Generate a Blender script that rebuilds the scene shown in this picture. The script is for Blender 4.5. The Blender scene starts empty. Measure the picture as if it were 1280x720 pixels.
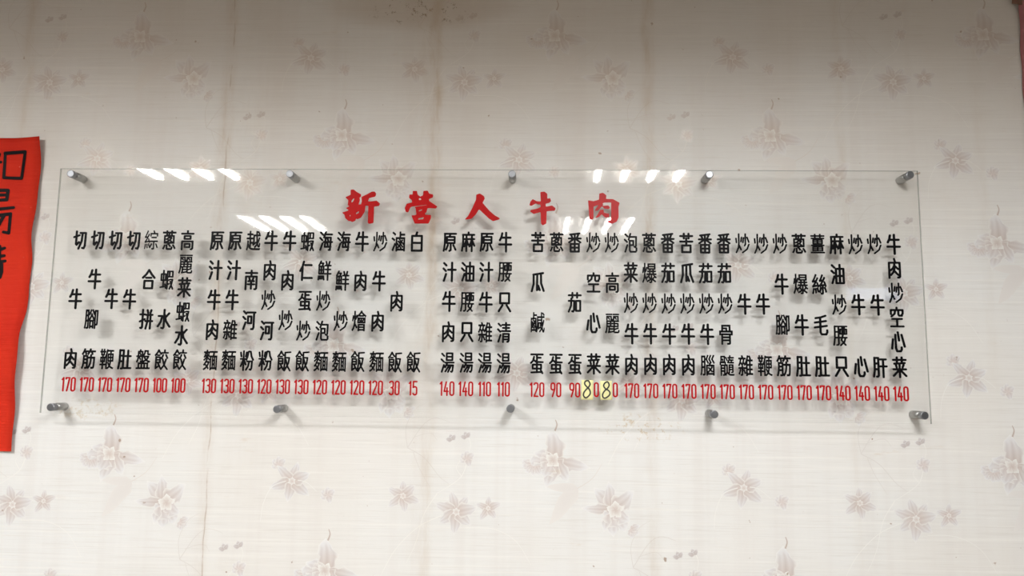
import bpy, math, random
import numpy as np
from mathutils import Vector, Matrix

# ------------------------------------------------------------------ units and frame
S = 1.3            # metres per layout unit
CZ = 1.45          # camera height in metres
WY = 0.034         # wall face, layout units behind the front of the acrylic board
YAW, PITCH, ROLL, DIST, FPX = -0.02930453, 0.1185424, 0.01092767, 1.48290485, 924.0

def P(x, y, z):
    """layout units (x right, y into the wall, z up from eye height) to metres"""
    return (S * x, S * y, CZ + S * z)

# ------------------------------------------------------------------ camera
scene = bpy.context.scene
col = scene.collection
cam_d = bpy.data.cameras.new('camera')
cam = bpy.data.objects.new('camera', cam_d)
col.objects.link(cam)
cy, sy, cp, sp = math.cos(YAW), math.sin(YAW), math.cos(PITCH), math.sin(PITCH)
fw = Vector((sy * cp, cy * cp, sp))
r0 = Vector((cy, -sy, 0))
u0 = r0.cross(fw)
rt = r0 * math.cos(ROLL) + u0 * math.sin(ROLL)
up = -r0 * math.sin(ROLL) + u0 * math.cos(ROLL)
m = Matrix((rt, up, -fw)).transposed().to_4x4()
m.translation = Vector(P(0, -DIST, 0))
cam.matrix_world = m
cam_d.sensor_width = 36
cam_d.lens = FPX / 1280 * 36
cam_d.clip_start = 0.05
scene.camera = cam

# ------------------------------------------------------------------ world, exposure
world = bpy.data.worlds.new('world')
scene.world = world
world.use_nodes = True
world.node_tree.nodes['Background'].inputs[0].default_value = (0.75, 0.8, 0.9, 1)
world.node_tree.nodes['Background'].inputs[1].default_value = 0.15
vs = scene.view_settings
vs.view_transform = 'Standard'
vs.look = 'None'
vs.gamma = 1
vs.use_curve_mapping = False
vs.exposure = 0.12
TUBE_SPREAD = 172         # the lamp louvres cut the light off below the horizontal
TUBE_WATTS = 8.8           # each of the four tubes of a ceiling light
LIGHT_COL = (1.0, 0.998, 0.985)
CEIL = 0.85                # ceiling, layout units above the eye
ROOM = dict(x0=-4.4, x1=4.7, y0=-6.2)     # metres
rng = random.Random(7)
DBG = False
R_ = math.radians

# ------------------------------------------------------------------ materials
def newmat(name):
    mt = bpy.data.materials.new(name)
    mt.use_nodes = True
    nt = mt.node_tree
    return mt, nt, nt.nodes['Principled BSDF']

def N(nt, typ, **kw):
    n = nt.nodes.new(typ)
    for k, v in kw.items():
        if k.startswith('in_'):
            n.inputs[int(k[3:])].default_value = v
        else:
            setattr(n, k, v)
    return n

def math_(nt, op, a, b=None, c=None, clamp=False):
    n = nt.nodes.new('ShaderNodeMath')
    n.operation = op
    n.use_clamp = clamp
    for i, v in enumerate((a, b, c)):
        if v is None:
            continue
        if isinstance(v, (int, float)):
            n.inputs[i].default_value = v
        else:
            nt.links.new(v, n.inputs[i])
    return n.outputs[0]

def mixc(nt, fac, a, b, blend='MIX'):
    n = nt.nodes.new('ShaderNodeMix')
    n.data_type = 'RGBA'
    n.blend_type = blend
    for sock, v in ((n.inputs[0], fac), (n.inputs[6], a), (n.inputs[7], b)):
        if isinstance(v, (int, float)):
            sock.default_value = v
        elif isinstance(v, tuple):
            sock.default_value = v if len(v) == 4 else v + (1,)
        else:
            nt.links.new(v, sock)
    return n.outputs[2]

def noise(nt, vec, scale, detail=3, rough=0.5, sc=(1, 1, 1), loc=(0, 0, 0)):
    mp = N(nt, 'ShaderNodeMapping')
    mp.inputs[1].default_value = loc
    mp.inputs[3].default_value = sc
    nt.links.new(vec, mp.inputs[0])
    n = N(nt, 'ShaderNodeTexNoise')
    n.inputs['Scale'].default_value = scale
    n.inputs['Detail'].default_value = detail
    n.inputs['Roughness'].default_value = rough
    nt.links.new(mp.outputs[0], n.inputs['Vector'])
    return n.outputs[0]

def ramp(nt, v, lo, hi, a=0.0, b=1.0, smooth=True):
    n = N(nt, 'ShaderNodeMapRange')
    n.interpolation_type = 'SMOOTHSTEP' if smooth else 'LINEAR'
    n.clamp = True
    n.inputs[1].default_value = lo
    n.inputs[2].default_value = hi
    n.inputs[3].default_value = a
    n.inputs[4].default_value = b
    nt.links.new(v, n.inputs[0])
    return n.outputs[0]

def plain(name, c, rough=0.5, metal=0.0, grain=0.0, gscale=40, spec=0.5, bump=0.0, bscale=300):
    mt, nt, b = newmat(name)
    b.inputs['Roughness'].default_value = rough
    b.inputs['Metallic'].default_value = metal
    b.inputs['Specular IOR Level'].default_value = spec
    tc = N(nt, 'ShaderNodeTexCoord').outputs['Object']
    if grain:
        g = noise(nt, tc, gscale, 4, 0.6)
        d = tuple(max(0, v * (1 - grain)) for v in c)
        l = tuple(min(1, v * (1 + grain)) for v in c)
        nt.links.new(mixc(nt, g, d, l), b.inputs['Base Color'])
    else:
        b.inputs['Base Color'].default_value = c + (1,)
    if bump:
        bp = N(nt, 'ShaderNodeBump')
        bp.inputs['Strength'].default_value = bump
        bp.inputs['Distance'].default_value = 0.001
        nt.links.new(noise(nt, tc, bscale, 3), bp.inputs['Height'])
        nt.links.new(bp.outputs[0], b.inputs['Normal'])
    return mt

def emis(name, c, s):
    mt, nt, b = newmat(name)
    b.inputs['Base Color'].default_value = c + (1,)
    b.inputs['Emission Color'].default_value = c + (1,)
    b.inputs['Emission Strength'].default_value = s
    return mt

def layout_coords(nt):
    geo = N(nt, 'ShaderNodeNewGeometry')
    mp = N(nt, 'ShaderNodeVectorMath', operation='SUBTRACT')
    mp.inputs[1].default_value = (0, 0, CZ)
    nt.links.new(geo.outputs['Position'], mp.inputs[0])
    sc = N(nt, 'ShaderNodeVectorMath', operation='SCALE')
    sc.inputs['Scale'].default_value = 1 / S
    nt.links.new(mp.outputs[0], sc.inputs[0])
    sep = N(nt, 'ShaderNodeSeparateXYZ')
    nt.links.new(sc.outputs[0], sep.inputs[0])
    return sc.outputs[0], sep.outputs[0], sep.outputs[2]

def stains_and_tint(nt, v, X, Z, c):
    """grease, rust-brown runs, mould, specks and a brown upper tint over the paper and its print alike"""
    # grease runs along the seams
    wob = noise(nt, v, 9, 3)
    wx = math_(nt, 'ADD', X, math_(nt, 'MULTIPLY', math_(nt, 'SUBTRACT', wob, 0.5), 0.022))
    run = noise(nt, v, 1.0, 5, 0.7, sc=(40, 1, 9))
    blot = noise(nt, v, 6, 4, 0.65, loc=(1.7, 0, 4.4))
    for xs, w, amt in ((-1.105, 0.022, 0.55), (-0.662, 0.022, 0.75), (-0.212, 0.020, 1.0), (0.240, 0.022, 0.9),
                       (0.640, 0.016, 0.35), (0.925, 0.02, 0.2), (-0.60, 0.09, 0.22), (-0.23, 0.07, 0.3)):
        d = math_(nt, 'ABSOLUTE', math_(nt, 'SUBTRACT', wx, xs))
        mk = ramp(nt, d, 0.0, w, 1, 0)
        mk = math_(nt, 'MULTIPLY', mk, ramp(nt, Z, -0.30, 0.45, 0.38, 1.0))
        mk = math_(nt, 'MULTIPLY', mk, ramp(nt, run, 0.36, 0.66, 0.25, 1.0))
        mk = math_(nt, 'MULTIPLY', mk, ramp(nt, blot, 0.3, 0.6, 0.35, 1.0))
        c = mixc(nt, math_(nt, 'MULTIPLY', mk, amt * 0.62), c, (0.50, 0.37, 0.245))
    d = math_(nt, 'ABSOLUTE', math_(nt, 'SUBTRACT', wx, -0.6575))
    c = mixc(nt, math_(nt, 'MULTIPLY', ramp(nt, d, 0.0, 0.0022, 1, 0), ramp(nt, run, 0.42, 0.6, 0, 0.6)), c, (0.36, 0.25, 0.16))
    # yellow-brown blotches, streaky
    st = noise(nt, v, 1.0, 6, 0.7, sc=(8, 1, 26), loc=(8, 2, 3))
    c = mixc(nt, math_(nt, 'MULTIPLY', ramp(nt, st, 0.60, 0.74, 0, 0.35), ramp(nt, blot, 0.45, 0.65)), c, (0.58, 0.44, 0.30))
    # small specks everywhere, mould near the top of one strip
    sp1 = noise(nt, v, 55, 2, 0.5)
    c = mixc(nt, ramp(nt, sp1, 0.735, 0.78, 0, 0.75), c, (0.33, 0.22, 0.15))
    def blob(x, z, rx, rz):
        a = math_(nt, 'POWER', math_(nt, 'DIVIDE', math_(nt, 'SUBTRACT', X, x), rx), 2)
        e = math_(nt, 'POWER', math_(nt, 'DIVIDE', math_(nt, 'SUBTRACT', Z, z), rz), 2)
        return ramp(nt, math_(nt, 'ADD', a, e), 0.15, 1.0, 1, 0)
    mould = noise(nt, v, 75, 5, 0.75)
    c = mixc(nt, math_(nt, 'MULTIPLY', blob(-0.25, 0.785, 0.13, 0.05), ramp(nt, mould, 0.56, 0.64)), c, (0.11, 0.075, 0.05))
    c = mixc(nt, math_(nt, 'MULTIPLY', blob(-0.25, 0.80, 0.24, 0.07), 0.35), c, (0.42, 0.31, 0.21))
    c = mixc(nt, math_(nt, 'MULTIPLY', blob(0.22, -0.10, 0.10, 0.035), ramp(nt, mould, 0.54, 0.62, 0, 0.6)), c, (0.55, 0.42, 0.26))
    c = mixc(nt, math_(nt, 'MULTIPLY', blob(-0.92, -0.075, 0.09, 0.03), ramp(nt, mould, 0.50, 0.60, 0, 0.45)), c, (0.55, 0.44, 0.28))
    # patchy brown tint that strengthens unevenly towards the top of the wall
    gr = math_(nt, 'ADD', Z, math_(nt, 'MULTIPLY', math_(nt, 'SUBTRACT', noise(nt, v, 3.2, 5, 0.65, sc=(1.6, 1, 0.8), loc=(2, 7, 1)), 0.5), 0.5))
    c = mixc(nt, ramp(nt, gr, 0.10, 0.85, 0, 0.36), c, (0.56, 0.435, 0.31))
    return c

# wallpaper: cream, finely ribbed, with seams, grease runs and specks
def wallpaper():
    mt, nt, b = newmat('wallpaper')
    v, X, Z = layout_coords(nt)
    base = (0.79, 0.795, 0.79)
    # broad uneven tone of the paper, plus louvre light and shade painted as vertical bands
    c = mixc(nt, ramp(nt, noise(nt, v, 2.2, 4, 0.55, loc=(3, 1, 2)), 0.3, 0.75), base, (0.775, 0.755, 0.725))
    louvre_light_band = noise(nt, v, 1.0, 3, 0.6, sc=(17, 1, 0.35))
    c = mixc(nt, ramp(nt, louvre_light_band, 0.45, 0.68, 0, 0.32), c, (0.71, 0.675, 0.65))
    # horizontal ribs of the woven embossing
    rib = noise(nt, v, 1.0, 3, 0.7, sc=(7, 1, 330))
    rib2 = noise(nt, v, 1.0, 2, 0.5, sc=(2.6, 1, 170), loc=(5, 0, 0))
    c = mixc(nt, ramp(nt, rib, 0.5, 0.70, 0, 0.42), c, (0.65, 0.625, 0.59))
    c = mixc(nt, ramp(nt, rib2, 0.52, 0.70, 0, 0.34), c, (0.88, 0.87, 0.84))
    c = stains_and_tint(nt, v, X, Z, c)
    nt.links.new(c, b.inputs['Base Color'])
    b.inputs['Roughness'].default_value = 0.5
    b.inputs['Specular IOR Level'].default_value = 0.32
    bp = N(nt, 'ShaderNodeBump')
    bp.inputs['Strength'].default_value = 0.35
    bp.inputs['Distance'].default_value = 0.0006
    h = math_(nt, 'ADD', rib, math_(nt, 'MULTIPLY', noise(nt, v, 180, 2), 0.4))
    nt.links.new(h, bp.inputs['Height'])
    nt.links.new(bp.outputs[0], b.inputs['Normal'])
    return mt

# pearlescent printing ink of the flowers: colour and coverage come with the petals
def ink():
    mt, nt, b = newmat('pearl_ink')
    at = N(nt, 'ShaderNodeAttribute', attribute_name='Col')
    v, X, Z = layout_coords(nt)
    nt.links.new(stains_and_tint(nt, v, X, Z, at.outputs['Color']), b.inputs['Base Color'])
    b.inputs['Metallic'].default_value = 0.05
    b.inputs['Specular IOR Level'].default_value = 0.5
    b.inputs['Specular Tint'].default_value = (1.0, 0.94, 0.78, 1)
    b.inputs['Roughness'].default_value = 0.40
    return mt

def acrylic():
    mt, nt, b = newmat('clear_acrylic')
    out = nt.nodes['Material Output']
    nt.nodes.remove(b)
    geo = N(nt, 'ShaderNodeNewGeometry')
    dt = N(nt, 'ShaderNodeVectorMath', operation='DOT_PRODUCT')
    nt.links.new(geo.outputs['Normal'], dt.inputs[0])
    nt.links.new(geo.outputs['Incoming'], dt.inputs[1])
    cs = math_(nt, 'ABSOLUTE', dt.outputs['Value'])
    f = math_(nt, 'MULTIPLY_ADD', math_(nt, 'POWER', math_(nt, 'SUBTRACT', 1.0, cs, clamp=True), 5), 0.96, 0.04)
    tr = N(nt, 'ShaderNodeBsdfTransparent')
    tr.inputs[0].default_value = (0.992, 0.994, 0.992, 1)
    gl = N(nt, 'ShaderNodeBsdfGlossy')
    gl.inputs['Roughness'].default_value = 0.03
    mx = N(nt, 'ShaderNodeMixShader')
    nt.links.new(f, mx.inputs[0])
    nt.links.new(tr.outputs[0], mx.inputs[1])
    nt.links.new(gl.outputs[0], mx.inputs[2])
    nt.links.new(mx.outputs[0], out.inputs[0])
    return mt

def acrylic_plain(name, tint, dif, fac):
    mt, nt, b = newmat(name)
    out = nt.nodes['Material Output']
    b.inputs['Base Color'].default_value = dif + (1,)
    b.inputs['Roughness'].default_value = 0.15
    tr = N(nt, 'ShaderNodeBsdfTransparent')
    tr.inputs[0].default_value = tint + (1,)
    mx = N(nt, 'ShaderNodeMixShader', in_0=fac)
    nt.links.new(tr.outputs[0], mx.inputs[1])
    nt.links.new(b.outputs[0], mx.inputs[2])
    nt.links.new(mx.outputs[0], out.inputs[0])
    return mt

def crepe(name, c1, c2):
    mt, nt, b = newmat(name)
    tc = N(nt, 'ShaderNodeTexCoord').outputs['Object']
    f = noise(nt, tc, 5, 5, 0.6)
    cr = noise(nt, tc, 1.0, 4, 0.65, sc=(6, 6, 90))
    c = mixc(nt, f, c1, c2)
    c = mixc(nt, ramp(nt, noise(nt, tc, 38, 3), 0.70, 0.76, 0, 0.5), c, (0.80, 0.30, 0.26))
    nt.links.new(c, b.inputs['Base Color'])
    b.inputs['Roughness'].default_value = 0.7
    b.inputs['Specular IOR Level'].default_value = 0.12
    bp = N(nt, 'ShaderNodeBump')
    bp.inputs['Strength'].default_value = 0.9
    bp.inputs['Distance'].default_value = 0.003
    nt.links.new(math_(nt, 'ADD', cr, math_(nt, 'MULTIPLY', f, 2.0)), bp.inputs['Height'])
    nt.links.new(bp.outputs[0], b.inputs['Normal'])
    return mt

M = dict(
    wall=wallpaper(), ink=ink(), clear=acrylic(),
    back=acrylic_plain('acrylic_rear_face', (0.996, 0.997, 0.996), (0.6, 0.6, 0.6), 0.01),
    edge=acrylic_plain('acrylic_edge', (0.72, 0.74, 0.72), (0.30, 0.31, 0.30), 0.42),
    black=plain('black_letter', (0.003, 0.003, 0.004), 0.45, spec=0.1, grain=0.15, gscale=200),
    red=plain('red_letter', (0.46, 0.001, 0.002), 0.4, spec=0.2, grain=0.08, gscale=120),
    price=plain('red_numeral', (0.43, 0.001, 0.004), 0.4, spec=0.2, grain=0.08, gscale=120),
    chrome=plain('brushed_chrome', (0.46, 0.46, 0.45), 0.38, 1.0, grain=0.15, gscale=90),
    capm=plain('polished_cap', (0.30, 0.31, 0.33), 0.36, 1.0, grain=0.1, gscale=60),
    rubber=plain('black_gasket', (0.012, 0.012, 0.012), 0.6, grain=0.1),
    yellow=plain('yellow_sticker_paper', (0.86, 0.83, 0.42), 0.65, grain=0.04, gscale=60),
    pen=plain('marker_ink', (0.018, 0.018, 0.016), 0.5, grain=0.1),
    scroll=crepe('red_crepe_paper', (0.46, 0.010, 0.008), (0.76, 0.048, 0.016)),
    pink=crepe('faded_red_paper', (0.52, 0.15, 0.16), (0.72, 0.34, 0.34)),
    brush=plain('brush_ink', (0.007, 0.004, 0.005), 0.5, spec=0.15, grain=0.2, gscale=80),
    tape=plain('brown_tape', (0.20, 0.10, 0.06), 0.4, grain=0.2),
    ceiling=plain('ceiling_tile', (0.70, 0.70, 0.68), 0.9, grain=0.05, gscale=30, bump=0.4),
    paint=plain('room_paint', (0.47, 0.465, 0.45), 0.8, grain=0.05, gscale=3),
    floor=plain('floor_tile', (0.30, 0.27, 0.235), 0.5, grain=0.15, gscale=4),
    tray=plain('white_enamel', (0.82, 0.82, 0.80), 0.3, grain=0.02),
    reflector=plain('lamp_reflector', (0.80, 0.80, 0.80), 0.22, 0.9, grain=0.02),
    tube=emis('lamp_tube', (1.0, 0.97, 0.92), 30.0),
    frame=plain('window_frame_paint', (0.6, 0.6, 0.58), 0.4, grain=0.05),
    daylight=emis('daylit_pane', (0.62, 0.74, 1.0), 5.0),
)

# ------------------------------------------------------------------ mesh helpers
def link(name, me, mats, parent=None, loc=None):
    if me.materials:
        pass
    else:
        for q in (mats if isinstance(mats, (list, tuple)) else [mats]):
            me.materials.append(q)
    o = bpy.data.objects.new(name, me)
    col.objects.link(o)
    if parent is not None:
        o.parent = parent
    if loc is not None:
        o.location = loc
    return o

def mesh(name, V, F, smooth=False, mi=None):
    me = bpy.data.meshes.new(name)
    me.from_pydata([tuple(v) for v in V], [], F)
    if mi:
        me.polygons.foreach_set('material_index', mi)
    if smooth:
        me.polygons.foreach_set('use_smooth', [True] * len(F))
    me.update()
    return me

def box(x0, x1, y0, y1, z0, z1):
    V = [(x, y, z) for z in (z0, z1) for y in (y0, y1) for x in (x0, x1)]
    F = [(0, 2, 3, 1), (4, 5, 7, 6), (0, 1, 5, 4), (2, 6, 7, 3), (0, 4, 6, 2), (1, 3, 7, 5)]
    return V, F

def boxes(lst):
    V, F = [], []
    for b in lst:
        v, f = box(*b)
        n = len(V)
        V += v
        F += [tuple(i + n for i in q) for q in f]
    return V, F

def lathe_y(prof, seg=28):
    """turn (radius, y) profile about the y axis"""
    V, F = [], []
    for r, y in prof:
        for k in range(seg):
            a = 2 * math.pi * k / seg
            V.append((r * math.cos(a), y, r * math.sin(a)))
    for i in range(len(prof) - 1):
        for k in range(seg):
            k2 = (k + 1) % seg
            F.append((i * seg + k, (i + 1) * seg + k, (i + 1) * seg + k2, i * seg + k2))
    F.append(tuple(range(seg)))
    F.append(tuple(reversed(range((len(prof) - 1) * seg, len(prof) * seg))))
    return V, F

def empty(name, loc, label, cat, group=None):
    o = bpy.data.objects.new(name, None)
    o.empty_display_size = 0.05
    col.objects.link(o)
    o.location = loc
    o['label'] = label
    o['category'] = cat
    if group:
        o['group'] = group
    return o

def structure(name, me, mats, parent=None):
    o = link(name, me, mats, parent)
    if parent is None:
        o['kind'] = 'structure'
    return o

# ------------------------------------------------------------------ distance-field letter shapes
def seg_dist(px, py, A, B, rad=None):
    A = np.asarray(A, float)
    B = np.asarray(B, float)
    d = B - A
    L = (d ** 2).sum(1) + 1e-12
    out = np.full(px.shape, 1e9)
    for i in range(len(A)):
        t = np.clip(((px - A[i, 0]) * d[i, 0] + (py - A[i, 1]) * d[i, 1]) / L[i], 0, 1)
        q = np.hypot(px - A[i, 0] - t * d[i, 0], py - A[i, 1] - t * d[i, 1])
        if rad is not None:
            q = q - (rad[i][0] * (1 - t) + rad[i][1] * t)
        np.minimum(out, q, out=out)
    return out

def winding(px, py, loops):
    w = np.zeros(px.shape, int)
    for lp in loops:
        n = len(lp)
        for i in range(n):
            (x0, y0), (x1, y1) = lp[i], lp[(i + 1) % n]
            if y0 == y1:
                continue
            c = (x1 - x0) * (py - y0) - (px - x0) * (y1 - y0)
            w += ((y0 <= py) & (y1 > py) & (c > 0)).astype(int)
            w -= ((y0 > py) & (y1 <= py) & (c < 0)).astype(int)
    return w

def poly_sdf(px, py, loops):
    A, B = [], []
    for lp in loops:
        A += lp
        B += lp[1:] + lp[:1]
    d = seg_dist(px, py, A, B)
    return np.where(winding(px, py, loops) != 0, -d, d)

def blur(f, k):
    for _ in range(k):
        g = np.pad(f, 1, mode='edge')
        f = (g[:-2, 1:-1] + g[2:, 1:-1] + g[1:-1, :-2] + g[1:-1, 2:] + 2 * f) / 6
    return f

def contours(f, gx, gy, lev):
    f = f - lev
    f = np.where(f == 0, 1e-9, f)
    ny, nx = f.shape
    ins = f < 0
    nxt = {}
    def hp(j, i):
        a, b = f[j, i], f[j, i + 1]
        t = a / (a - b)
        return (gx[i] + t * (gx[i + 1] - gx[i]), gy[j])
    def vp(j, i):
        a, b = f[j, i], f[j + 1, i]
        t = a / (a - b)
        return (gx[i], gy[j] + t * (gy[j + 1] - gy[j]))
    code = ins[:-1, :-1] * 1 + ins[:-1, 1:] * 2 + ins[1:, 1:] * 4 + ins[1:, :-1] * 8
    js, is_ = np.nonzero((code > 0) & (code < 15))
    # cell edges: b bottom, r right, t top, l left ; inside kept on the left
    TB = {1: 'bl', 2: 'rb', 3: 'rl', 4: 'tr', 6: 'tb', 7: 'tl', 8: 'lt', 9: 'bt', 11: 'rt', 12: 'lr', 13: 'br', 14: 'lb',
          5: 'bltr', 10: 'rblt'}
    for j, i in zip(js.tolist(), is_.tolist()):
        s = TB[int(code[j, i])]
        for a, b in ((s[0], s[1]),) if len(s) == 2 else ((s[0], s[1]), (s[2], s[3])):
            key = lambda e: {'b': ('h', j, i), 't': ('h', j + 1, i), 'l': ('v', j, i), 'r': ('v', j, i + 1)}[e]
            nxt[key(a)] = key(b)
    loops = []
    while nxt:
        k0 = next(iter(nxt))
        k = k0
        lp = []
        while k in nxt:
            lp.append(hp(k[1], k[2]) if k[0] == 'h' else vp(k[1], k[2]))
            k = nxt.pop(k)
        if len(lp) > 6:
            loops.append(lp)
    return loops

def simplify(lp, tol):
    P_ = np.array(lp)
    n = len(P_)
    def rdp(a, b):
        if b - a < 2:
            return []
        A, B = P_[a], P_[b]
        d = B - A
        L = math.hypot(*d) + 1e-12
        q = P_[a + 1:b]
        e = np.abs((q[:, 0] - A[0]) * d[1] - (q[:, 1] - A[1]) * d[0]) / L
        k = int(e.argmax())
        if e[k] < tol:
            return []
        k += a + 1
        return rdp(a, k) + [k] + rdp(k, b)
    far = int(((P_ - P_[0]) ** 2).sum(1).argmax())
    if far == 0:
        return lp
    P_ = np.vstack([P_, P_[:1]])
    idx = [0] + rdp(0, far) + [far] + rdp(far, n)
    return [tuple(P_[i]) for i in idx]

def loops_mesh(name, loops, thick):
    """flat letter of the given thickness standing in the x-z plane, front at y = -thick"""
    c = bpy.data.curves.new(name, 'CURVE')
    c.dimensions = '2D'
    c.fill_mode = 'BOTH'
    c.extrude = thick / 2
    for lp in loops:
        s = c.splines.new('POLY')
        s.points.add(len(lp) - 1)
        s.points.foreach_set('co', [v for p in lp for v in (p[0], p[1], 0, 1)])
        s.use_cyclic_u = True
    o = bpy.data.objects.new(name, c)
    me = bpy.data.meshes.new_from_object(o)
    bpy.data.objects.remove(o)
    n = len(me.vertices)
    co = np.empty(n * 3)
    me.vertices.foreach_get('co', co)
    co = co.reshape(-1, 3)
    me.vertices.foreach_set('co', np.stack([co[:, 0], -co[:, 2] - thick / 2, co[:, 1]], 1).ravel())
    me.name = name
    me.materials.clear()
    me.update()
    return me

def stroke_shape(name, strokes, rad, thick, step, soft=1, taper=None):
    """letters drawn as round-ended strokes (metres)"""
    A, B, R = [], [], []
    for st in strokes:
        for k in range(len(st) - 1):
            A.append(st[k])
            B.append(st[k + 1])
            if taper:
                n = len(st) - 1
                R.append((rad * taper(k / n), rad * taper((k + 1) / n)))
            else:
                R.append((rad, rad))
    xs = [p[0] for p in A + B]
    ys = [p[1] for p in A + B]
    pd = rad * 1.8 + step * 2
    gx = np.arange(min(xs) - pd, max(xs) + pd, step)
    gy = np.arange(min(ys) - pd, max(ys) + pd, step)
    px, py = np.meshgrid(gx, gy)
    f = blur(seg_dist(px, py, A, B, R), soft)
    lp = [simplify(l, step * 0.12) for l in contours(f, gx, gy, 0.0)]
    return loops_mesh(name, lp, thick)

def poly_shape(name, parts, thick, step):
    pts = [p for _, lp in parts for p in lp]
    gx = np.arange(min(p[0] for p in pts) - step * 4, max(p[0] for p in pts) + step * 4, step)
    gy = np.arange(min(p[1] for p in pts) - step * 4, max(p[1] for p in pts) + step * 4, step)
    px, py = np.meshgrid(gx, gy)
    f = None
    for s, lp in parts:
        d = poly_sdf(px, py, [lp])
        if s == '+':
            f = d if f is None else np.minimum(f, d)
        else:
            f = np.maximum(f, -d)
    f = blur(f, 4)
    lp = [simplify(l, step * 0.12) for l in contours(f, gx, gy, step * 0.15)]
    return loops_mesh(name, lp, thick)

_font = bpy.data.curves.new('lettering', 'FONT')
_fobj = bpy.data.objects.new('lettering', _font)
col.objects.link(_fobj)

def glyph_loops(ch):
    _font.body = ch
    dg = bpy.context.evaluated_depsgraph_get()
    dg.update()
    ev = _fobj.evaluated_get(dg)
    cu = ev.to_curve(dg)
    loops = []
    for s in cu.splines:
        bp = s.bezier_points
        n = len(bp)
        lp = []
        for i in range(n):
            a, b = bp[i], bp[(i + 1) % n]
            p0, p1, p2, p3 = a.co, a.handle_right, b.handle_left, b.co
            L = (p3 - p0).length
            bend = 0
            if L > 1e-6:
                for q in (p1, p2):
                    bend = max(bend, abs((q.x - p0.x) * (p3.y - p0.y) - (q.y - p0.y) * (p3.x - p0.x)) / L)
            k = 1 if bend < 1e-3 else 6
            for t in range(k):
                t /= k
                q = p0 * (1 - t) ** 3 + p1 * 3 * t * (1 - t) ** 2 + p2 * 3 * t * t * (1 - t) + p3 * t ** 3
                lp.append((q.x, q.y))
        loops.append(lp)
    ev.to_curve_clear()
    return loops

GW, GH = 0.0302 * S, 0.0440 * S          # width and height of one em on the board
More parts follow.
